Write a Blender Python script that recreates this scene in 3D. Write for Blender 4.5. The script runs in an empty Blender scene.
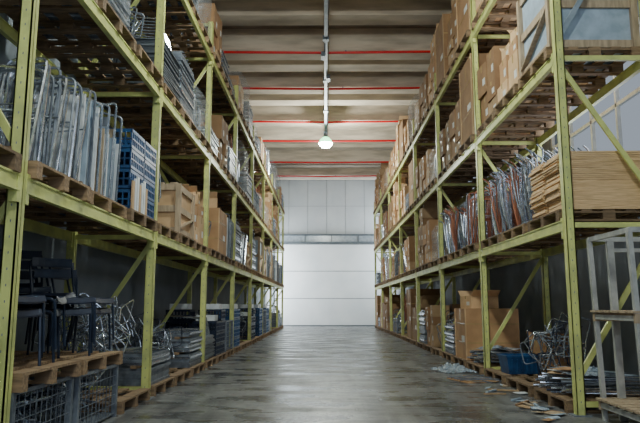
import bpy, math, random
from mathutils import Vector, Matrix, noise
R = random.Random(7)
SC = bpy.context.scene
COL = SC.collection

# ------------------------------------------------------------------ materials
def mat(name, c1, c2=None, rough=0.6, metal=0.0, scale=6.0, bump=0.0, vary=0.0, stretch=(1,1,1), spec=0.5, alpha=1.0, lo=0.35, hi=0.65):
    m = bpy.data.materials.new(name); m.use_nodes = True
    nt = m.node_tree; N = nt.nodes; L = nt.links
    b = N['Principled BSDF']
    b.inputs['Roughness'].default_value = rough
    b.inputs['Metallic'].default_value = metal
    b.inputs['Specular IOR Level'].default_value = spec
    b.inputs['Alpha'].default_value = alpha
    c2 = c2 or tuple(x*0.75 for x in c1)
    tc = N.new('ShaderNodeTexCoord'); mp = N.new('ShaderNodeMapping')
    mp.inputs['Scale'].default_value = stretch
    L.new(tc.outputs['Object'], mp.inputs['Vector'])
    nz = N.new('ShaderNodeTexNoise'); nz.inputs['Scale'].default_value = scale
    nz.inputs['Detail'].default_value = 5
    L.new(mp.outputs['Vector'], nz.inputs['Vector'])
    cr = N.new('ShaderNodeValToRGB')
    cr.color_ramp.elements[0].position = lo; cr.color_ramp.elements[1].position = hi
    cr.color_ramp.elements[0].color = (*c2, 1); cr.color_ramp.elements[1].color = (*c1, 1)
    L.new(nz.outputs['Fac'], cr.inputs['Fac'])
    out = cr.outputs['Color']
    if vary > 0:
        oi = N.new('ShaderNodeObjectInfo'); mr = N.new('ShaderNodeMapRange')
        mr.inputs['To Min'].default_value = 1-vary; mr.inputs['To Max'].default_value = 1+vary*0.6
        L.new(oi.outputs['Random'], mr.inputs['Value'])
        hs = N.new('ShaderNodeHueSaturation')
        L.new(mr.outputs['Result'], hs.inputs['Value']); L.new(out, hs.inputs['Color'])
        out = hs.outputs['Color']
    L.new(out, b.inputs['Base Color'])
    if bump > 0:
        bp = N.new('ShaderNodeBump'); bp.inputs['Strength'].default_value = bump; bp.inputs['Distance'].default_value = 0.02
        L.new(nz.outputs['Fac'], bp.inputs['Height']); L.new(bp.outputs['Normal'], b.inputs['Normal'])
    return m
M = {}
M['yellow'] = mat('rack_paint_yellow', (0.68,0.71,0.235), (0.50,0.53,0.20), 0.45, scale=5, bump=0.05, lo=0.35, hi=0.6)
M['pole'] = mat('grey_galvanised', (0.35,0.42,0.5), rough=0.45, metal=0.4)
M['pallet'] = mat('pallet_wood', (0.36,0.235,0.135), (0.17,0.11,0.065), 0.8, scale=5, stretch=(1,6,6), vary=0.35)
M['timber'] = mat('pale_timber', (0.50,0.38,0.26), (0.33,0.25,0.17), 0.75, scale=4, stretch=(6,6,1))
M['palewood'] = mat('weathered_grey_frame_paint', (0.50,0.50,0.49), (0.33,0.33,0.33), 0.5, scale=7)
M['ply'] = mat('plywood', (0.85,0.60,0.34), (0.58,0.37,0.19), 0.6, scale=5, stretch=(1,1,20))
M['card'] = mat('cardboard', (0.48,0.28,0.14), (0.36,0.20,0.10), 0.85, scale=3, vary=0.45)
M['card2'] = mat('cardboard_light', (0.64,0.43,0.25), (0.48,0.31,0.17), 0.85, scale=3, vary=0.4)
M['tape'] = mat('packing_tape', (0.55,0.38,0.18), rough=0.25)
M['label'] = mat('paper_label', (0.8,0.8,0.78), rough=0.7)
M['chrome'] = mat('steel_tube', (0.76,0.80,0.88), (0.36,0.41,0.50), 0.2, metal=0.85, scale=14)
M['steel'] = mat('painted_grey_steel', (0.24,0.27,0.32), (0.12,0.14,0.18), 0.45, metal=0.3, scale=8)
M['darksteel'] = mat('dark_steel', (0.03,0.045,0.085), (0.012,0.018,0.035), 0.3, metal=0.2)
M['copper'] = mat('primer_red_tube', (0.45,0.17,0.09), (0.3,0.11,0.07), 0.4, metal=0.4)
M['blue'] = mat('blue_plastic', (0.02,0.10,0.27), (0.012,0.05,0.15), 0.4)
M['navy'] = mat('navy_shell', (0.018,0.03,0.065), (0.01,0.016,0.04), 0.4)
M['white'] = mat('white_laminate', (0.78,0.81,0.84), (0.6,0.63,0.68), 0.5)
M['palepanel'] = mat('pale_panel', (0.42,0.52,0.64), (0.3,0.38,0.48), 0.5)
M['red'] = mat('red_pipe_paint', (0.88,0.004,0.008), (0.75,0.004,0.008), 0.4)
M['sheet'] = mat('metal_sheet', (0.26,0.29,0.33), (0.12,0.14,0.17), 0.4, metal=0.6, scale=4, stretch=(1,1,12))
def film_mat(name='stretch_film',a0=0.03,a1=0.42,col=(0.55,0.60,0.66,1)):
    m = bpy.data.materials.new(name); m.use_nodes = True
    nt=m.node_tree; N=nt.nodes; L=nt.links
    b=N['Principled BSDF']; b.inputs['Base Color'].default_value=col; b.inputs['Roughness'].default_value=0.18
    tc=N.new('ShaderNodeTexCoord'); mp=N.new('ShaderNodeMapping'); mp.inputs['Scale'].default_value=(2,2,9)
    mp.inputs['Rotation'].default_value=(0.3,0.2,0)
    nz=N.new('ShaderNodeTexNoise'); nz.inputs['Scale'].default_value=3; nz.inputs['Detail'].default_value=6
    L.new(tc.outputs['Object'],mp.inputs['Vector']); L.new(mp.outputs['Vector'],nz.inputs['Vector'])
    mr=N.new('ShaderNodeMapRange'); mr.inputs['From Min'].default_value=0.38; mr.inputs['From Max'].default_value=0.7
    mr.inputs['To Min'].default_value=a0; mr.inputs['To Max'].default_value=a1
    L.new(nz.outputs['Fac'],mr.inputs['Value']); L.new(mr.outputs['Result'],b.inputs['Alpha'])
    bp=N.new('ShaderNodeBump'); bp.inputs['Strength'].default_value=0.8; bp.inputs['Distance'].default_value=0.06
    L.new(nz.outputs['Fac'],bp.inputs['Height']); L.new(bp.outputs['Normal'],b.inputs['Normal'])
    return m
M['film'] = film_mat()
M['sheeting'] = film_mat('plastic_sheeting',0.5,0.95,(0.42,0.50,0.60,1))

# ------------------------------------------------------------------ mesh builder
class MB:
    def __init__(s): s.v=[]; s.f=[]; s.m=[]; s.mats=[]; s.T=Matrix.Identity(4)
    def mi(s,k):
        if k not in s.mats: s.mats.append(k)
        return s.mats.index(k)
    def add(s,vs,fs,k):
        o=len(s.v); i=s.mi(k)
        s.v += [tuple(s.T@Vector(v)) for v in vs]
        s.f += [tuple(o+a for a in f) for f in fs]; s.m += [i]*len(fs)
    def box(s,c,d,k,rot=None):
        hx,hy,hz=d[0]/2,d[1]/2,d[2]/2
        vs=[Vector((x,y,z)) for x in(-hx,hx) for y in(-hy,hy) for z in(-hz,hz)]
        if rot: vs=[rot@v for v in vs]
        vs=[v+Vector(c) for v in vs]
        s.add(vs,[(0,1,3,2),(4,6,7,5),(0,4,5,1),(2,3,7,6),(0,2,6,4),(1,5,7,3)],k)
    def bar(s,a,b,w,h,k):
        a=Vector(a);b=Vector(b);d=b-a
        q=d.to_track_quat('X','Z').to_matrix()
        s.box((a+b)/2,(d.length,w,h),k,q)
    def tube(s,pts,r,k,n=6):
        P=[Vector(p) for p in pts]; vs=[];fs=[]
        t=(P[1]-P[0]).normalized(); u=t.orthogonal().normalized()
        for i,p in enumerate(P):
            if i==0:t=(P[1]-P[0]).normalized()
            elif i==len(P)-1:t=(P[-1]-P[-2]).normalized()
            else:
                t=(P[i+1]-P[i]).normalized()+(P[i]-P[i-1]).normalized()
                t=t.normalized() if t.length>1e-6 else (P[i+1]-P[i]).normalized()
            u=(u-t*u.dot(t)); u=u.normalized() if u.length>1e-6 else t.orthogonal().normalized()
            w=t.cross(u)
            for j in range(n):
                a=2*math.pi*j/n; vs.append(p+r*(math.cos(a)*u+math.sin(a)*w))
        for i in range(len(P)-1):
            for j in range(n):
                fs.append((i*n+j,i*n+(j+1)%n,(i+1)*n+(j+1)%n,(i+1)*n+j))
        fs.append(tuple(range(n))[::-1]); fs.append(tuple(range((len(P)-1)*n,len(P)*n)))
        s.add(vs,fs,k)
    def mesh(s,name,smooth=False):
        me=bpy.data.meshes.new(name); me.from_pydata(s.v,[],s.f)
        for k in s.mats: me.materials.append(M[k])
        me.polygons.foreach_set('material_index',s.m)
        if smooth: me.polygons.foreach_set('use_smooth',[True]*len(s.f))
        me.update(); return me
def obj(name,me,loc=(0,0,0),rz=0.0):
    o=bpy.data.objects.new(name,me); o.location=loc; o.rotation_euler=(0,0,rz); COL.objects.link(o); return o
def TR(x=0,y=0,z=0,rx=0,ry=0,rz=0,sc=1):
    return Matrix.Translation((x,y,z))@Matrix.Rotation(rz,4,'Z')@Matrix.Rotation(ry,4,'Y')@Matrix.Rotation(rx,4,'X')@Matrix.Scale(sc,4)

def round_path(pts,r=0.05,n=3):
    P=[Vector(p) for p in pts]; out=[P[0]]
    for i in range(1,len(P)-1):
        a=(P[i-1]-P[i]);b=(P[i+1]-P[i]); rr=min(r,a.length*0.45,b.length*0.45)
        p0=P[i]+a.normalized()*rr; p2=P[i]+b.normalized()*rr
        for j in range(n+1):
            t=j/n; out.append((1-t)**2*p0+2*t*(1-t)*P[i]+t*t*p2)
    out.append(P[-1]); return out

# ------------------------------------------------------------------ load generators (origin = base centre, +x faces the aisle)
def g_pallet(r,v):
    b=MB(); 
    for i in range(5):
        x=-0.52+0.26*i
        b.box((x,0,0.129),(0.12 if i%2 else 0.145,1.14,0.022),'pallet')
    for y in(-0.52,0,0.52):
        b.box((0,y,0.107),(1.19,0.10,0.022),'pallet')
        for x in(-0.52,0,0.52): b.box((x,y,0.059),(0.145,0.10,0.074),'pallet')
        b.box((0,y,0.011),(1.19,0.10,0.022),'pallet')
    return b,False
def card_box(b,cx,cy,z,sx,sy,sz,k,rz=0,flap=False):
    T0=b.T; b.T=T0@TR(cx,cy,z,rz=rz)
    b.box((0,0,sz/2),(sx,sy,sz),k)
    b.box((0,0,sz+0.001),(sx+0.004,0.055,0.003),'tape')
    b.box((sx/2+0.001,0,sz*0.88),(0.003,0.055,sz*0.22),'tape')
    b.box((-sx/2-0.001,0,sz*0.88),(0.003,0.055,sz*0.22),'tape')
    b.box((sx/2+0.0015,sy*0.22,sz*0.4),(0.003,sy*0.25,min(sz*0.3,0.12)),'label')
    if flap:
        for s in(-1,1):
            b.bar((0,s*sy/2,sz),(0,s*(sy/2+0.13),sz+0.12),sx*0.97,0.006,k)
    b.T=T0
def g_cartons(r,v):
    b=MB(); H=[1.25,1.5,0.9,1.65][v%4]
    for iy in(-1,1):
        for ix in(-1,1):
            z=0; HH=H*r.uniform(0.75,1.05)
            while z<HH-0.15:
                h=r.choice([0.22,0.3,0.4,0.55])
                if z+h>HH+0.1: break
                k='card' if r.random()<0.6 else 'card2'
                sy=r.uniform(0.42,0.54); sx=r.uniform(0.42,0.53)
                card_box(b,ix*0.275,iy*0.28,z,sx,sy,h-0.004,k,r.uniform(-.05,.05)*(0 if z==0 else 1),False)
                z+=h
            if r.random()<0.4: card_box(b,ix*0.26,iy*0.26,z,0.38,0.40,0.2,'card2',r.uniform(-.2,.2),True)
    return b,False
def g_bigcarton(r,v):
    b=MB(); h=[1.45,1.2,1.6,1.0][v%4]
    card_box(b,0,0,0,1.05,1.05,h,'card')
    for z in(0.33,0.7):
        b.box((0,0,h*z),(1.058,1.058,0.02),'tape')
    for y in(-0.525,0.525):
        b.box((0.528,y*0.98,h/2),(0.02,0.05,h),'card2')
    if v%2: card_box(b,0.1,-0.1,h+0.003,0.6,0.55,0.25,'card2',0.2,True)
    return b,False
def chair_frame(b,k='chrome',w=0.42,r=0.012):
    h=w/2
    for s in(-1,1):
        b.tube(round_path([(0.24,s*h,0),(0.21,s*h,0.44),(-0.2,s*h,0.42)],0.06),r,k)
    b.tube(round_path([(-0.28,-h,0),(-0.2,-h,0.42),(-0.32,-h,0.84),(-0.32,h,0.84),(-0.2,h,0.42),(-0.28,h,0)],0.07),r,k)
    for x in(0.15,-0.15): b.tube([(x,-h,0.432),(x,h,0.432)],r*0.8,k,5)
def g_chairframes(r,v):
    b=MB(); k=['chrome','chrome','darksteel','copper'][v%4]
    for sy,rz in((-0.27,1.57),(0.27,1.57)) if v%2 else ((-0.28,0.0),(0.28,0.0)):
        n=r.randint(8,11)
        for i in range(n):
            b.T=TR(-0.12+0.022*i,sy,0.012+0.065*i,rz=rz+r.uniform(-.06,.06)+(math.pi if v==2 else 0))
            chair_frame(b,k)
    b.T=Matrix.Identity(4); return b,True
def g_utubes(r,v):
    b=MB(); k='chrome'
    for row in range(2):
        x0=0.28-0.55*row; n=17
        for i in range(n):
            kk=k if (v!=3 or r.random()<0.5) else 'copper'
            if v!=3 and r.random()<0.3: kk='steel'
            y=-0.48+i*(0.96/n); H=[0.95,1.15,0.8,1.0][v%4]+r.uniform(-.12,.09)
            b.T=TR(x0+r.uniform(-.03,.03),y,0.012,rx=[-0.14,0.18,0.12,-0.2][v%4]+r.uniform(-.1,.1),rz=r.uniform(-.4,.4))
            w=0.2+r.uniform(-.05,.02)
            b.tube(round_path([(-w,0,0),(-w,0,H),(w,0,H),(w,0,0)],0.08),0.013,kk,5)
            b.tube([(-w,0,H*0.55),(w,0,H*0.55)],0.009,kk,4)
    b.T=Matrix.Identity(4)
    b.box((0,-0.56,0.03),(1.0,0.04,0.06),'pallet'); b.box((0,0.56,0.03),(1.0,0.04,0.06),'pallet')
    return b,True
def g_fan(r,v):
    b=MB()
    for c in range(4):
        cy=-0.42+0.28*c; k=['chrome','copper','chrome','chrome'][(c+v)%4]
        for layer in range(3):
            for i in range(11):
                a=(-0.30+0.06*i)+r.uniform(-.02,.02)
                b.T=TR(0.35-0.32*layer,cy+r.uniform(-.03,.03),0.012,rx=a,ry=r.uniform(-0.1,0.15))
                H=0.95+r.uniform(-.1,.1)
                b.tube(round_path([(0,0,0),(0.03,0.0,H*0.5),(0,0.0,H),(0.1,0,H+0.08)],0.1,2),0.012,k,5)
    b.T=Matrix.Identity(4)
    b.box((0.02,0,0.02),(1.0,1.05,0.03),'steel')
    return b,True
def g_framestack(r,v):
    b=MB(); n=[20,14,24,10][v%4]; z=0.0
    for i in range(n):
        ox,oy=r.uniform(-.02,.02),r.uniform(-.02,.02); k='steel' if r.random()<0.7 else 'chrome'
        for s in(-1,1):
            b.box((ox,oy+s*0.5,z+0.02),(1.04,0.035,0.036),k)
            b.box((ox+s*0.5,oy,z+0.02),(0.035,0.965,0.036),k)
        b.box((ox,oy,z+0.02),(0.965,0.03,0.03),k)
        z+=0.037
        if i%6==5:
            for s in(-1,1): b.box((s*0.3,0,z+0.02),(0.08,1.08,0.04),'pallet')
            z+=0.04
    for i in range(10):
        y=-0.45+0.1*i
        b.tube([(-0.45,y,z+0.012),(0.5,y+r.uniform(-.1,.1),z+0.012+r.uniform(0,.05))],0.012,'chrome',5)
    return b,False
def g_sheets(r,v):
    b=MB(); z=0
    for i in range(34 if v%2 else 24):
        t=r.uniform(0.018,0.03)
        b.box((r.uniform(-.03,.03),r.uniform(-.03,.03),z+t/2),(1.05,1.02,t-0.006),'sheet',Matrix.Rotation(r.uniform(-.02,.02),3,'Z')); z+=t-0.004
    for i in range(8): b.tube([(0.45,-0.4+i*0.11,z),(0.38,-0.42+i*0.11,z+0.35),(-0.3,-0.42+i*0.11,z+0.4)],0.012,'chrome',5)
    return b,False
def g_crates(r,v):
    b=MB(); K=['blue','blue','steel','navy'][v%4]
    for cy in(-0.28,0.28):
        for cx in(-0.29,0.29):
            nz=r.randint(3,4) if v!=0 else 4
            for q in range(nz):
                z=q*0.245; w,d,h=0.52,0.53,0.235
                b.box((cx,cy,z+0.012),(w-0.03,d-0.03,0.02),K)
                for s in(-1,1):
                    for zz,t in((0.02,0.035),(h-0.02,0.04),(h*0.5,0.015)):
                        b.box((cx,cy+s*(d/2-0.01),z+zz),(w,0.02,t),K)
                        b.box((cx+s*(w/2-0.01),cy,z+zz),(0.02,d,t),K)
                    for j in range(8):
                        t=-0.5+j/7.0
                        b.box((cx+t*(w-0.02),cy+s*(d/2-0.01),z+h/2),(0.016,0.018,h-0.03),K)
                        b.box((cx+s*(w/2-0.01),cy+t*(d-0.02),z+h/2),(0.018,0.016,h-0.03),K)
            if r.random()<0.7 and v!=0: b.box((cx,cy,nz*0.245+0.06),(0.4,0.4,0.12),'white')
    if v==0:
        for i in range(7): b.box((0.575,-0.5+i*0.09,0.17+0.02*(i%3)),(0.02,0.07,0.34+0.04*(i%3)),'white' if i%3 else 'card2')
    return b,False
def g_panels(r,v):
    b=MB()
    for i in range(13):
        h=0.80+r.uniform(-.18,.18)
        b.box((r.uniform(-.05,.05),-0.5+i*0.075,h/2+0.02),(1.0,0.03,h),['white','palepanel','steel','steel','timber','palepanel','white'][(i*5+v)%7],Matrix.Rotation(-0.05,3,'X'))
    for i in range(5):
        b.tube(round_path([(0.56,-0.5+i*0.19,0.02),(0.58,-0.52+i*0.2,1.0+r.uniform(-.1,.1)),(0.3,-0.52+i*0.2,1.05)],0.05),0.013,'chrome' if i%4 else 'steel')
    b.box((0,0,0.012),(1.08,1.1,0.02),'timber')
    return b,False
def g_ply(r,v):
    b=MB(); n=[30,22,26,16][v%4]
    for col in(-1,1):
        z=0
        for i in range(n):
            b.box((r.uniform(-.02,.02)+(0.03 if (i//7)%2 else 0),col*0.285+(-0.05+0.10*abs(i/n-0.5)*2)*(1 if col>0 else .3),z+0.012),(1.04,0.50,0.021),'ply',Matrix.Rotation(r.uniform(-.015,.015),3,'Z'))
            z+=0.0235
    return b,False
def g_woodcrate(r,v):
    b=MB(); h=[1.15,0.95,1.3,0.8][v%4]
    b.box((0,0,h/2),(1.0,1.02,h-0.04),'card2' if v%2 else 'palepanel')
    for s in(-1,1):
        for t in(-1,1):
            b.box((s*0.52,t*0.53,h/2),(0.08,0.08,h),'timber')
        for zz in(0.05,h/2,h-0.05):
            b.box((s*0.52,0,zz),(0.03,1.1,0.10),'timber'); b.box((0,s*0.53,zz),(1.08,0.03,0.10),'timber')
        b.bar((s*0.525,-0.5,0.1),(s*0.525,0.5,h/2-0.05),0.09,0.02,'timber')
    for i in range(5): b.box((-0.44+i*0.22,0,h+0.01),(0.12,1.1,0.022),'timber')
    return b,False
def g_gitter(r,v):
    b=MB(); h=[0.56,0.8,0.9,0.7][v%4]; n=11
    for s in(-1,1):
        for t in(-1,1): b.box((s*0.54,t*0.54,h/2),(0.05,0.05,h),'steel')
        for i in range(n+1):
            a=-0.54+1.08*i/n
            b.tube([(a,s*0.55,0.03),(a,s*0.55,h)],0.004,'steel',4); b.tube([(s*0.55,a,0.03),(s*0.55,a,h)],0.004,'steel',4)
        for i in range(int(h/0.1)+1):
            z=0.04+i*0.1
            if z<h: b.tube([(-.54,s*.55,z),(.54,s*.55,z)],0.004,'steel',4); b.tube([(s*.55,-.54,z),(s*.55,.54,z)],0.004,'steel',4)
        b.box((0,s*0.55,h-0.01),(1.1,0.03,0.03),'steel'); b.box((s*0.55,0,h-0.01),(0.03,1.1,0.03),'steel')
    b.box((0,0,0.03),(1.08,1.08,0.02),'steel')
    for i in range(60):
        b.tube(round_path([(r.uniform(-.5,.5),r.uniform(-.5,.5),r.uniform(.06,h*.4)),(r.uniform(-.4,.4),r.uniform(-.4,.4),r.uniform(.2,h*0.9)),(r.uniform(-.5,.5),r.uniform(-.5,.5),r.uniform(.1,h*0.9))],0.1),0.012,r.choice(['chrome','chrome','steel','darksteel']),5)
    return b,False
def blob(b,sx,sy,sz,k,seed,amp=0.05):
    vs=[];fs=[];nu=28;nv=12
    for j in range(nv+1):
        z=j/nv
        for i in range(nu):
            a=2*math.pi*i/nu; c,s_=math.cos(a),math.sin(a)
            p=6.0; rr=1/((abs(c)**p+abs(s_)**p)**(1/p))
            sh=1.0 if z<0.85 else 1-(z-0.85)*1.6
            x=c*rr*sx/2*sh; y=s_*rr*sy/2*sh; zz=z*sz
            n=noise.noise(Vector((x*4+seed,y*4,zz*3)))
            q=1-amp*abs(n)*2.0
            vs.append((x*q,y*q,zz*(1 if z<0.9 else 1+0.04*n)))
    for j in range(nv):
        for i in range(nu): fs.append((j*nu+i,j*nu+(i+1)%nu,(j+1)*nu+(i+1)%nu,(j+1)*nu+i))
    fs.append(tuple(range(nv*nu,(nv+1)*nu)))
    b.add(vs,fs,k)
def g_wrapped(r,v):
    b,_=[g_framestack,g_utubes,g_cartons,g_chairframes][v%4](r,[1,2,2,1][v%4])
    zt=max(p[2] for p in b.v)
    ext=max(max(abs(p[0]) for p in b.v),max(abs(p[1]) for p in b.v))
    s=0.53/ext
    b.v=[(p[0]*s,p[1]*s,p[2]) for p in b.v]
    blob(b,1.15,1.15,zt+0.04,'film',v*7.3,0.035)
    return b,True
def stack_chair(b,k='darksteel',shell='navy'):
    T0=b.T
    chair_frame(b,k,0.44,0.013)
    vs=[];fs=[]
    nu=7
    prof=[(0.24,0.40),(0.22,0.445),(0.1,0.45),(-0.05,0.44),(-0.17,0.45),(-0.22,0.50),(-0.24,0.56),(-0.262,0.64),(-0.285,0.72),(-0.30,0.78),(-0.31,0.83),(-0.315,0.86)]
    for (x,z) in prof:
        for i in range(nu):
            t=-1+2*i/(nu-1); w=0.22 if z<0.5 else 0.21
            vs.append((x+(0.03*t*t if z>0.5 else 0),t*w,z+(0.015*t*t if z<=0.5 else 0)))
    n0=len(vs); vs+= [(x-0.004*(1 if z>0.5 else 0)-0.004,y,z-0.012) for x,y,z in vs]
    for j in range(len(prof)-1):
        if j in(5,6,7,8): continue
        for i in range(nu-1):
            a=j*nu+i; q=(a,a+1,a+nu+1,a+nu)
            fs.append(q); fs.append(tuple(n0+x for x in q[::-1]))
    b.add(vs,fs,shell); b.T=T0
def g_navychairs(r,v):
    b=MB()
    for (cx,cy) in((0.24,-0.28),(0.22,0.3),(-0.3,0.0)):
        a0=[0.2,-0.5,-0.4,2.4][v%4]+r.uniform(-.7,.7)
        for i in range(2 if cx>0 else 3):
            b.T=TR(cx,cy,0.015+0.11*i,rz=a0+r.uniform(-.12,.12))@Matrix.Translation((0.03*i,0,0))
            stack_chair(b)
    b.T=Matrix.Identity(4); return b,True
def g_heap(r,v):
    b=MB()
    for i in range(20 if v==3 else 12):
        b.T=TR(r.uniform(-.2,.2),r.uniform(-.2,.2),0.3+r.uniform(0,.3 if v!=3 else .6),rx=r.uniform(-.8,.8)+1.4*(i%2),ry=r.uniform(-.4,.4),rz=r.uniform(0,6),sc=0.75)
        b.T=b.T@Matrix.Translation((0,0,-0.35))
        chair_frame(b,'chrome' if v==3 else r.choice(['chrome','steel','chrome','darksteel']))
    b.T=Matrix.Identity(4)
    zm=min(p[2] for p in b.v); ex=max(max(abs(p[0]),abs(p[1])) for p in b.v)
    b.v=[(p[0]*0.58/ex,p[1]*0.58/ex,p[2]-zm+0.002) for p in b.v]
    return b,True
def crumple(b,sx,sy,h,k,seed,n=22,x0=0,y0=0,z0=0.0):
    vs=[];fs=[]
    for j in range(n+1):
        for i in range(n+1):
            u=i/n-.5; w=j/n-.5
            e=max(0,1-4*max(abs(u),abs(w))**2)
            z=z0+0.008+h*(0.3+abs(noise.noise(Vector((u*5+seed,w*7,seed)))))*e+h*0.25*abs(noise.noise(Vector((u*14,w*11,seed))))
            vs.append((x0+u*sx*(1+.3*noise.noise(Vector((0,w*4,seed))))+0.06*noise.noise(Vector((u*5,w*5,seed+3))),y0+w*sy+0.08*noise.noise(Vector((u*5,w*5,seed+9))),z))
    for j in range(n):
        for i in range(n): a=j*(n+1)+i; fs.append((a,a+1,a+n+2,a+n+1))
    b.add(vs,fs,k)
def g_flats(r,v):
    b=MB()
    for i in range(34):
        y=r.uniform(-.47,.47); z=0.02+0.011*(i//2); a=r.uniform(-.3,.3)
        b.tube([(-0.54,y-a*0.5,z),(0.5+r.uniform(0,.12),y+a*0.5,z+r.uniform(-.0,.03))],0.014,r.choice(['chrome','steel','chrome','darksteel']),6)
    for i in range(7):
        b.box((r.uniform(-.3,.4),r.uniform(-.35,.35),0.235+i*0.012),(0.38,0.26,0.008),['white','palepanel','card2','white','steel','palepanel','card'][i],Matrix.Rotation(r.uniform(0,3),3,'Z')@Matrix.Rotation(r.uniform(-.12,.12),3,'X'))
    crumple(b,0.5,0.55,0.10,'sheeting',3.3+v,x0=0.2,y0=[0.2,-0.2,0,0][v%4],z0=0.25)
    if v%2: card_box(b,-0.2,-0.2,0.3,0.5,0.45,0.3,'card',0.3,True)
    return b,False
GEN={'wooden_pallet':g_pallet,'cardboard_box_stack':g_cartons,'large_cardboard_carton':g_bigcarton,'chair_frame_stack':g_chairframes,
 'bent_tube_bundle':g_utubes,'tubular_chair_leg_bundle':g_fan,'table_frame_stack':g_framestack,'metal_sheet_stack':g_sheets,
 'plastic_crate_stack':g_crates,'laminate_panel_stack':g_panels,'plywood_seat_stack':g_ply,'wooden_shipping_crate':g_woodcrate,
 'wire_mesh_basket':g_gitter,'stretch_wrapped_load':g_wrapped,'stacked_navy_chairs':g_navychairs,'scrap_chair_frame_pile':g_heap,
 'loose_metal_bar_pile':g_flats}
cache={}
def getmesh(n,v):
    if (n,v) not in cache:
        b,sm=GEN[n](random.Random(sum(map(ord,n))*10+v),v)
        cache[(n,v)]=b.mesh(n,False)
    return cache[(n,v)]

# ------------------------------------------------------------------ racks
LV=[2.185,4.205,6.265]      # beam tops
BH=0.13
XL,XR=-2.30,2.76
DEP=1.14
def rack(sign,xf,ys):
    b=MB(); xb=xf+sign*DEP; top=7.0
    for iy,y in enumerate(ys):
        for x in(xf+sign*0.055,xb):
            b.box((x,y,top/2),(0.10,0.012,top),'yellow',None)
            b.box((x+0.044,y+0.0,top/2),(0.012,0.10,top),'yellow'); b.box((x-0.044,y,top/2),(0.012,0.10,top),'yellow')
            b.box((x,y-0.044,top/2),(0.10,0.012,top),'yellow')
            b.box((x,y,0.006),(0.2,0.18,0.012),'steel')
            for q in range(55): b.box((x,y-0.0505,0.15+q*0.12),(0.008,0.002,0.018),'steel')
        zs=[0.12]+[z-0.065 for z in LV]+[6.95]
        for i,z in enumerate(zs):
            b.box(((xf+xb)/2,y,z),(DEP-0.1,0.04,0.06),'yellow')
        flip = (sign>0)
        for i in range(3):
            z0,z1=zs[i]+0.05,zs[i+1]-0.05
            a,c=(xf+sign*0.06,xb) 
            up=(i%2==0) ^ flip
            kk='yellow'
            if sign>0 and i==2 and iy==0: kk='pole'
            if up: b.bar((a,y+0.035,z1),(c,y+0.035,z0+0.2),0.03,0.06,kk)
            else:  b.bar((c,y+0.035,z1),(a,y+0.035,z0+0.2),0.03,0.06,kk)
    for i in range(len(ys)-1):
        y0,y1=ys[i]+0.05,ys[i+1]-0.05
        for z in LV:
            for x in(xf+sign*0.03,xb+sign*0.0):
                b.box((x,(y0+y1)/2,z-BH/2),(0.05,y1-y0,BH),'yellow')
                for zz in(z-0.008,z-BH+0.008): b.box((x-sign*0.028,(y0+y1)/2,zz),(0.012,y1-y0,0.016),'yellow')
                b.box((x-0.0,y0+0.02,z-BH/2-0.03),(0.062,0.05,0.24),'yellow'); b.box((x,y1-0.02,z-BH/2-0.03),(0.062,0.05,0.24),'yellow')
    return b
YL=[0.90+3.75*i for i in range(10)]
YR=[7.15+3.95*i for i in range(8)]
obj('pallet_rack',rack(-1,XL,YL).mesh('pallet_rack'))
obj('pallet_rack',rack(1,XR,YR).mesh('pallet_rack_r'))

spec={
 (0,0,0,2):('table_frame_stack',0),(0,0,1,2):('bent_tube_bundle',1),(0,0,2,2):('metal_sheet_stack',1),
 (0,1,0,2):('scrap_chair_frame_pile',3),
 (0,1,1,0):('bent_tube_bundle',0),(0,1,1,1):('laminate_panel_stack',0),(0,1,1,2):('plastic_crate_stack',0),
 (0,1,2,0):('metal_sheet_stack',0),(0,1,2,1):('stretch_wrapped_load',0),(0,1,2,2):('scrap_chair_frame_pile',2),
 (0,2,0,0):('table_frame_stack',3),(0,2,0,1):('scrap_chair_frame_pile',1),(0,2,0,2):('table_frame_stack',1),
 (0,2,1,0):('chair_frame_stack',0),(0,2,1,1):('wooden_shipping_crate',3),(0,2,1,2):('cardboard_box_stack',2),
 (0,2,2,0):('metal_sheet_stack',1),(0,2,2,1):('table_frame_stack',2),(0,2,2,2):('stretch_wrapped_load',1),
 (0,2,3,0):('stretch_wrapped_load',1),(0,2,3,1):('stretch_wrapped_load',0),(0,2,3,2):('stretch_wrapped_load',3),
 (0,3,1,0):('scrap_chair_frame_pile',2),(0,3,1,1):('large_cardboard_carton',3),
 (1,0,0,0):('loose_metal_bar_pile',0),(1,0,0,1):('scrap_chair_frame_pile',1),(1,0,0,2):None,
 (1,0,1,0):('plywood_seat_stack',0),(1,0,1,1):('tubular_chair_leg_bundle',1),(1,0,1,2):('tubular_chair_leg_bundle',0),
 (1,0,2,0):('wooden_shipping_crate',0),(1,0,2,1):('cardboard_box_stack',2),(1,0,2,2):('cardboard_box_stack',0),
 (1,0,3,0):('wooden_shipping_crate',1),(1,0,3,1):('cardboard_box_stack',1),(1,0,3,2):('cardboard_box_stack',3),
 (1,1,0,0):('loose_metal_bar_pile',2),(1,1,0,1):('large_cardboard_carton',3),(1,1,0,2):('table_frame_stack',1),
 (1,1,1,0):('bent_tube_bundle',3),(1,1,1,1):('chair_frame_stack',0),(1,1,1,2):('tubular_chair_leg_bundle',2),
 (1,1,2,0):('large_cardboard_carton',2),(1,1,2,1):('cardboard_box_stack',0),(1,1,2,2):('cardboard_box_stack',1),
 (1,1,3,0):('large_cardboard_carton',0),(1,1,3,1):('cardboard_box_stack',3),(1,1,3,2):('large_cardboard_carton',2),
 (1,2,2,0):('stretch_wrapped_load',1),(1,2,3,0):('cardboard_box_stack',3),
}
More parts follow.
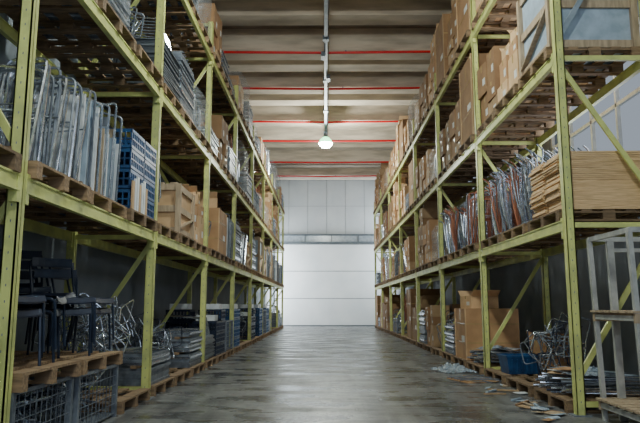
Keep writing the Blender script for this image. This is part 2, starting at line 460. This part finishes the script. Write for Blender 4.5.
pool={
 (0,0):['table_frame_stack','scrap_chair_frame_pile','wire_mesh_basket','plastic_crate_stack','metal_sheet_stack','chair_frame_stack'],
 (0,1):['chair_frame_stack','bent_tube_bundle','cardboard_box_stack','laminate_panel_stack','table_frame_stack','wooden_shipping_crate'],
 (0,2):['table_frame_stack','stretch_wrapped_load','metal_sheet_stack','chair_frame_stack','cardboard_box_stack'],
 (0,3):['stretch_wrapped_load','stretch_wrapped_load','table_frame_stack','cardboard_box_stack','bent_tube_bundle'],
 (1,0):['large_cardboard_carton','wire_mesh_basket','table_frame_stack','cardboard_box_stack','chair_frame_stack','scrap_chair_frame_pile'],
 (1,1):['bent_tube_bundle','tubular_chair_leg_bundle','chair_frame_stack','cardboard_box_stack','stretch_wrapped_load'],
 (1,2):['cardboard_box_stack','cardboard_box_stack','large_cardboard_carton','stretch_wrapped_load','bent_tube_bundle','cardboard_box_stack'],
 (1,3):['cardboard_box_stack','large_cardboard_carton','cardboard_box_stack','cardboard_box_stack','stretch_wrapped_load'],
}
PH=0.140
for side,(sg,xf,ys) in enumerate(((-1,XL,YL),(1,XR,YR))):
    for bay in range(len(ys)-1):
        if side==0 and bay==0: slots=[2]
        else: slots=[0,1,2]
        w=(ys[bay+1]-ys[bay]-0.12)/3
        for lvl in range(4):
            for s in slots:
                key=(side,bay,lvl,s)
                if key in((0,1,0,0),(0,1,0,1)): continue
                y=ys[bay]+0.06+w*(s+0.5)
                z=0 if lvl==0 else LV[lvl-1]
                x=xf+sg*(0.56+R.uniform(-.02,.03))
                if lvl==0: x=xf+sg*(0.56)
                rz=0 if sg<0 else math.pi
                obj('wooden_pallet',getmesh('wooden_pallet',0),(x,y,z),rz)
                if key in spec:
                    if spec[key] is None: continue
                    g,v=spec[key]
                else:
                    g=R.choice(pool[(side,lvl)]); v=R.randint(0,3)
                    if g=='scrap_chair_frame_pile' and v==3: v=0
                obj(g,getmesh(g,v),(x,y,z+PH),rz+R.uniform(-.015,.015))

for i,yb in enumerate((5.32,6.52)):
    obj('wire_mesh_basket',getmesh('wire_mesh_basket',0),(XL-0.58+0.02*i,yb,0))
    obj('wooden_pallet',getmesh('wooden_pallet',0),(XL-0.55,yb,0.56))
    obj('stacked_navy_chairs',getmesh('stacked_navy_chairs',i),(XL-0.56,yb,0.56+PH))

# right foreground: open stand with timber shelf
b=MB()
for y in(0.0,0.9):
    b.bar((0.03,y,0),(-0.02,y,1.93),0.05,0.045,'palewood')
    b.bar((0.22,y,0),(0.20,y,1.93),0.05,0.07,'palewood')
    b.box((1.15,y,0.965),(0.07,0.05,1.93),'palewood')
    b.box((0.58,y-0.01,1.92),(1.22,0.04,0.05),'palewood')
    b.box((0.68,y-0.0,1.80),(0.94,0.03,0.04),'palewood')
    b.box((0.58,y-0.01,1.08),(1.22,0.04,0.09),'timber')
    b.box((0.58,y-0.01,0.16),(1.22,0.04,0.09),'timber')
    b.box((0.72,y-0.0,0.93),(0.06,0.04,0.3),'timber')
for i in range(6):
    b.box((0.58,0.03+i*0.168,1.14),(1.25,0.13,0.022),'timber'); b.box((0.58,0.03+i*0.168,0.22),(1.25,0.13,0.022),'timber')
for z in(0.16,1.08,1.92):
    for x in(0.0,1.15): b.box((x,0.45,z),(0.04,0.88,0.05),'palewood')
b.box((0.75,0.5,0.45),(0.7,0.6,0.42),'card2'); 
b.bar((0.2,-0.03,0.24),(1.12,-0.03,1.03),0.025,0.06,'timber')
obj('display_stand_frame',b.mesh('display_stand_frame'),(2.93,5.95,0))

b=MB()
def ring(w,d,z): return [(-w,-d,z),(w,-d,z),(w,d,z),(-w,d,z)]
L_=[ring(.24,.17,0),ring(.28,.20,.26),ring(.30,.22,.26),ring(.30,.22,.29),ring(.27,.19,.29),ring(.23,.16,.02)]
vs=sum(L_,[]); fs=[(3,2,1,0)]
for j in range(5):
    for i in range(4): fs.append((j*4+i,j*4+(i+1)%4,(j+1)*4+(i+1)%4,(j+1)*4+i))
fs.append((20,21,22,23)); b.add(vs,fs,'blue')
for i in range(6): b.box((-0.2+i*0.08,-0.195,0.13),(0.015,0.03,0.2),'blue',Matrix.Rotation(0.11,3,'X'))
wy0=YR[0]+0.06+(3.95-0.12)/3*2.5
obj('blue_plastic_tub',b.mesh('blue_plastic_tub'),(XR+0.34,wy0-0.22,PH),0.08)
b=MB(); card_box(b,0,0,0,0.40,0.6,0.5,'card',0.05,True); obj('open_cardboard_box',b.mesh('open_cardboard_box'),(XR+0.90,wy0+0.05,PH))
b=MB(); crumple(b,0.6,0.75,0.17,'sheeting',1.7); obj('crumpled_plastic_sheeting',b.mesh('crumpled_plastic_sheeting'),(XR-0.42,11.8,0.0),0.3)
b=MB(); b.box((0,0,0.006),(0.5,0.7,0.012),'card'); b.box((0.1,0.1,0.020),(0.4,0.4,0.01),'card2',Matrix.Rotation(0.4,3,'Z'))
for i in range(5): b.tube([(-0.3,-0.2+i*0.1,0.04),(0.35,-0.3+i*0.13,0.04)],0.012,'chrome' if i%2 else 'steel')
obj('flattened_cardboard_scrap',b.mesh('flattened_cardboard_scrap'),(XR-0.40,10.4,0),0.3)
b=MB(); rr=random.Random(3)
for i in range(34):
    y=rr.uniform(-2.0,2.2); x=rr.uniform(-0.22,0.16)+(-0.15 if rr.random()<0.15 else 0)
    k=rr.choice(['white','card2','card','timber','palepanel','steel']); q=Matrix.Rotation(rr.uniform(0,3),3,'Z')@Matrix.Rotation(rr.uniform(-.15,.15),3,'X')
    if i%3==0: b.box((x,y,0.018),(rr.uniform(.2,.45),0.03,0.02),k,q)
    else: b.box((x,y,0.018),(rr.uniform(.06,.2),rr.uniform(.05,.16),0.006),k,q)
obj('packaging_debris',b.mesh('packaging_debris'),(XR-0.22,8.7,0))

# ------------------------------------------------------------------ building shell
M['wall']=mat('painted_wall',(0.26,0.29,0.34),(0.20,0.23,0.27),0.8,scale=1.2)
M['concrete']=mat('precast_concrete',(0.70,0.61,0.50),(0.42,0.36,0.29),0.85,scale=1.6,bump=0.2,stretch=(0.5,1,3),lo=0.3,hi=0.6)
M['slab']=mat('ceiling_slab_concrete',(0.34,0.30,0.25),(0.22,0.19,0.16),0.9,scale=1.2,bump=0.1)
M['panelwhite']=mat('sandwich_panel_white',(0.66,0.70,0.73),(0.58,0.62,0.66),0.45,scale=0.8)
M['doorwhite']=mat('door_panel_white',(0.86,0.89,0.91),(0.76,0.80,0.83),0.4,scale=0.8)
M['seam']=mat('panel_seam',(0.34,0.37,0.41),rough=0.6)
M['rail']=mat('door_rail',(0.13,0.155,0.18),rough=0.5,metal=0.3)
M['glass']=mat('dusty_glass',(0.34,0.39,0.44),rough=0.2)
def floor_mat():
    m=bpy.data.materials.new('polished_concrete_floor'); m.use_nodes=True
    nt=m.node_tree;N=nt.nodes;L=nt.links;b=N['Principled BSDF']
    tc=N.new('ShaderNodeTexCoord')
    def nz(scale,detail,st=(1,1,1),ro=0.6):
        mp=N.new('ShaderNodeMapping'); mp.inputs['Scale'].default_value=st; L.new(tc.outputs['Object'],mp.inputs['Vector'])
        n=N.new('ShaderNodeTexNoise'); n.inputs['Scale'].default_value=scale; n.inputs['Detail'].default_value=detail; n.inputs['Roughness'].default_value=ro
        L.new(mp.outputs['Vector'],n.inputs['Vector']); return n
    def ramp(n,p0,p1,c0,c1):
        c=N.new('ShaderNodeValToRGB'); c.color_ramp.elements[0].position=p0; c.color_ramp.elements[1].position=p1
        c.color_ramp.elements[0].color=(*c0,1); c.color_ramp.elements[1].color=(*c1,1); L.new(n.outputs['Fac'],c.inputs['Fac']); return c.outputs['Color']
    def mul(a,c,f):
        mx=N.new('ShaderNodeMix'); mx.data_type='RGBA'; mx.blend_type='MULTIPLY'; mx.inputs[0].default_value=f
        L.new(a,mx.inputs[6]); L.new(c,mx.inputs[7]); return mx.outputs[2]
    n1=nz(1.3,10,ro=0.72); n2=nz(1.6,6,(2.6,0.3,1)); n3=nz(9,8,ro=0.75); n4=nz(1.6,5,(0.6,1.3,1)); n5=nz(3.0,8,(6,0.25,1),0.7)
    col=ramp(n1,0.36,0.64,(0.10,0.104,0.112),(0.25,0.252,0.258))
    col=mul(col,ramp(n2,0.42,0.56,(0.5,0.5,0.52),(1,1,1)),0.8)
    col=mul(col,ramp(n3,0.42,0.52,(0.5,0.5,0.5),(1,1,1)),0.6)
    col=mul(col,ramp(n4,0.38,0.46,(0.42,0.42,0.42),(1,1,1)),0.7)
    col=mul(col,ramp(n5,0.34,0.42,(0.35,0.35,0.35),(1,1,1)),0.6)
    L.new(col,b.inputs['Base Color'])
    mr=N.new('ShaderNodeMapRange'); mr.inputs['From Min'].default_value=0.35; mr.inputs['From Max'].default_value=0.65
    mr.inputs['To Min'].default_value=0.16; mr.inputs['To Max'].default_value=0.5
    L.new(n4.outputs['Fac'],mr.inputs['Value']); L.new(mr.outputs['Result'],b.inputs['Roughness'])
    bp=N.new('ShaderNodeBump'); bp.inputs['Strength'].default_value=0.15; bp.inputs['Distance'].default_value=0.02; L.new(n3.outputs['Fac'],bp.inputs['Height']); L.new(bp.outputs['Normal'],b.inputs['Normal'])
    return m
M['floor']=floor_mat()
M['joint']=mat('floor_joint_sealant',(0.05,0.05,0.055),rough=0.7)
WL,WR,YB,YF,ZC=-3.75,4.6,37.5,-5.0,9.05
b=MB(); b.box(((WL+WR)/2,(YB+YF)/2,-0.1),(WR-WL+0.6,YB-YF+0.6,0.2),'floor')
for y in range(1,37,5): b.box(((WL+WR)/2,y+0.6,0.0005),(WR-WL,0.010,0.001),'joint')
obj('floor',b.mesh('floor'))
b=MB(); b.box((WL-0.1,(YB+YF)/2,ZC/2),(0.2,YB-YF,ZC),'wall'); obj('wall_left',b.mesh('wall_left'))
b=MB(); wz0,wz1=3.3,5.4
wy=[(8.6,12.4),(16.5,20.5),(24.5,28.5)]
b.box((WR+0.1,(YB+YF)/2,wz0/2),(0.2,YB-YF,wz0),'wall'); b.box((WR+0.1,(YB+YF)/2,(wz1+ZC)/2),(0.2,YB-YF,ZC-wz1),'wall')
prev=YF
for a,c in wy+[(YB,YB)]:
    b.box((WR+0.1,(prev+a)/2,(wz0+wz1)/2),(0.2,a-prev,wz1-wz0),'wall'); prev=c
obj('wall_right',b.mesh('wall_right'))
for i,(a,c) in enumerate(wy):
    b=MB()
    for z in(wz0+0.03,(wz0+wz1)/2,wz1-0.03): b.box((WR+0.05,(a+c)/2,z),(0.06,c-a,0.06),'white')
    for k in range(5): b.box((WR+0.05,a+0.03+(c-a-0.06)*k/4,(wz0+wz1)/2),(0.06,0.05,wz1-wz0),'white')
    obj('window_%d'%(i+1),b.mesh('window'))
b=MB(); b.box(((WL+WR)/2,YB+0.1,ZC/2),(WR-WL,0.2,ZC),'panelwhite')
x=WL+0.4
while x<WR:
    b.box((x,YB-0.003,(5.5+ZC)/2),(0.018,0.012,ZC-5.5),'seam'); x+=1.15
b.box(((WL+WR)/2,YB-0.003,7.2),(WR-WL,0.012,0.015),'seam')
obj('wall_back',b.mesh('wall_back'))
b=MB(); dz=4.86; dx0,dx1=-3.0,3.5
n=3
for i in range(n):
    b.box(((dx0+dx1)/2,YB-0.05,(i+0.5)*dz/n),(dx1-dx0,0.06,dz/n-0.045),'doorwhite')
b.box(((dx0+dx1)/2,YB-0.03,dz/2),(dx1-dx0,0.04,dz),'seam')
for x in(dx0-0.08,dx1+0.08): b.box((x,YB-0.08,dz/2),(0.12,0.14,dz),'rail')
b.box(((dx0+dx1)/2,YB-0.085,0.03),(dx1-dx0,0.03,0.06),'rail')
obj('door_1',b.mesh('door_1'))
b=MB()
b.box((0.3,YB-0.10,5.18),(7.2,0.10,0.44),'glass')
b.box((0.3,YB-0.14,4.95),(7.2,0.24,0.10),'rail'); b.box((0.3,YB-0.14,5.42),(7.2,0.24,0.09),'rail')
for i in range(5): b.box((-2.8+i*1.6,YB-0.16,5.18),(0.05,0.05,0.42),'rail')
obj('trim_1',b.mesh('trim_1'))
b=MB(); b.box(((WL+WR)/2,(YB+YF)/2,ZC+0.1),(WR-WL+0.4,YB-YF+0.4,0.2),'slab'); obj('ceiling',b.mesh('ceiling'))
redY=[9.6,13.1,16.8,19.8,23.6,26.5,30.6,34.0]
b=MB()
for i,y in enumerate(redY):
    yn=redY[i+1] if i+1<len(redY) else y+3.4
    for yy,w,d in((y+0.5,0.7,0.62),((y+yn)/2+0.5,0.6,0.42)):
        zb=ZC-d
        vs=[]
        for x in(WL,WR):
            vs+=[(x,yy-w/2,zb),(x,yy+w/2,zb),(x,yy+w/2+0.1,ZC),(x,yy-w/2-0.1,ZC)]
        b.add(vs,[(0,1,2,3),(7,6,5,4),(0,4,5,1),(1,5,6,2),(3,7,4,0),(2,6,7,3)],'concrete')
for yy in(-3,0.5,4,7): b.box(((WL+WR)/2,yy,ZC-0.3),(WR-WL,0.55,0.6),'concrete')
obj('ceiling_beam',b.mesh('ceiling_beam'))
for y in redY:
    b=MB(); b.tube([(WL+0.02,y+0.10,8.38),(0,y+0.10,8.34),(WR-0.02,y+0.10,8.38)],0.038,'red',8)
    for x in(-2.5,0.6,3.4):
        b.box((x,y+0.13,8.385),(0.04,0.1,0.05),'steel')
    obj('red_sprinkler_pipe',b.mesh('red_sprinkler_pipe'))
M['trunk']=mat('galvanised_trunking',(0.20,0.24,0.29),(0.12,0.15,0.19),0.5,metal=0.4)
b=MB(); b.box((0.03,12.0,8.05),(0.09,28,0.06),'trunk')
for y in range(0,25,3):
    b.tube([(0.03,y+0.3,8.05),(0.03,y+0.3,8.42)],0.008,'trunk',5)
    b.box((0.03,y+0.3,8.06),(0.16,0.14,0.12),'trunk')
for y,s in((11.8,1),(16.3,-1),(18.0,1)):
    b.box((0.03+0.07*s,y,8.0),(0.12,0.3,0.14),'trunk')
b.tube([(0.10,-2,8.08),(0.12,8,8.0),(0.09,14,8.08),(0.12,20,8.0),(0.09,25.9,8.05)],0.012,'darksteel',5)
obj('lighting_trunking',b.mesh('lighting_trunking'))
def emat(name,col,st,base=(0.8,0.9,0.85,1)):
    m=bpy.data.materials.new(name); m.use_nodes=True
    e=m.node_tree.nodes['Principled BSDF']; e.inputs['Base Color'].default_value=base; e.inputs['Emission Color'].default_value=col; e.inputs['Emission Strength'].default_value=st
    return m
M['lampglow']=emat('lamp_diffuser',(0.85,1.0,0.88,1),160)
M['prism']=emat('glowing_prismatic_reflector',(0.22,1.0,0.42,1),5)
def lamp():
    b=MB(); n=20
    def rev(prof,k,cap=True):
        vs=[];fs=[]
        for r_,z in prof:
            for i in range(n): a=2*math.pi*i/n; vs.append((r_*math.cos(a),r_*math.sin(a),z))
        for j in range(len(prof)-1):
            for i in range(n): fs.append((j*n+i,j*n+(i+1)%n,(j+1)*n+(i+1)%n,(j+1)*n+i))
        if cap: fs.append(tuple(range((len(prof)-1)*n,len(prof)*n)))
        b.add(vs,fs,k)
    rev([(0.02,0.42),(0.07,0.40),(0.08,0.30),(0.11,0.25)],'trunk')
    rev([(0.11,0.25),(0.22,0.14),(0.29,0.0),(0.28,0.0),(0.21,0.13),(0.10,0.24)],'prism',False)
    rev([(0.25,0.02),(0.23,-0.06),(0.17,-0.13),(0.05,-0.16)],'lampglow')
    b.tube([(0,0,0.42),(0,0,0.59)],0.012,'trunk')
    return b.mesh('high_bay_lamp')
lm=lamp()
def light(kind,loc,rot,power,color,size=None,sy=None,name='light'):
    d=bpy.data.lights.new(name,kind); d.energy=power; d.color=color
    if kind=='AREA':
        d.shape='RECTANGLE'; d.size=size; d.size_y=sy or size
    elif size: d.shadow_soft_size=size
    o=bpy.data.objects.new(name,d); o.location=loc; o.rotation_euler=rot; COL.objects.link(o); return o
for y in(1.0,8.0,23.5):
    z=7.42
    obj('high_bay_lamp',lm,(0.03,y,z))
    light('POINT',(0.03,y,z-0.5),(0,0,0),400 if y<20 else 720,(0.96,1.0,0.90),0.12,name='high_bay_bulb')
light('AREA',(0.4,-4.6,4.2),(math.radians(94),0,0),170,(0.72,0.85,1.0),5,5,'added_front_fill')  # added soft fill behind the camera, standing in for an invented open door
light('AREA',(-3.6,36.0,3.0),(0,math.radians(-90),0),480,(0.88,0.95,1.0),5,2.2,'side_door_daylight')
light('AREA',(4.5,36.0,4.5),(0,math.radians(90),0),260,(0.85,0.94,1.0),5,2.2,'added_end_wall_fill')  # added light hidden by the right rack, brightens the end wall; no window here
light('AREA',(4.5,10.5,4.35),(0,math.radians(90),0),120,(0.82,0.9,1.0),2,3.6,'window_daylight')

w=bpy.data.worlds.new('World'); SC.world=w; w.use_nodes=True
w.node_tree.nodes['Background'].inputs[0].default_value=(0.75,0.86,1.0,1)
w.node_tree.nodes['Background'].inputs[1].default_value=0.42

cam=bpy.data.cameras.new('camera'); cam.lens=35; cam.sensor_width=36; cam.clip_end=200
co=bpy.data.objects.new('camera',cam); COL.objects.link(co)
co.location=(0,0,1.2); co.rotation_euler=(math.radians(98.6),0,math.radians(0.46))
SC.camera=co
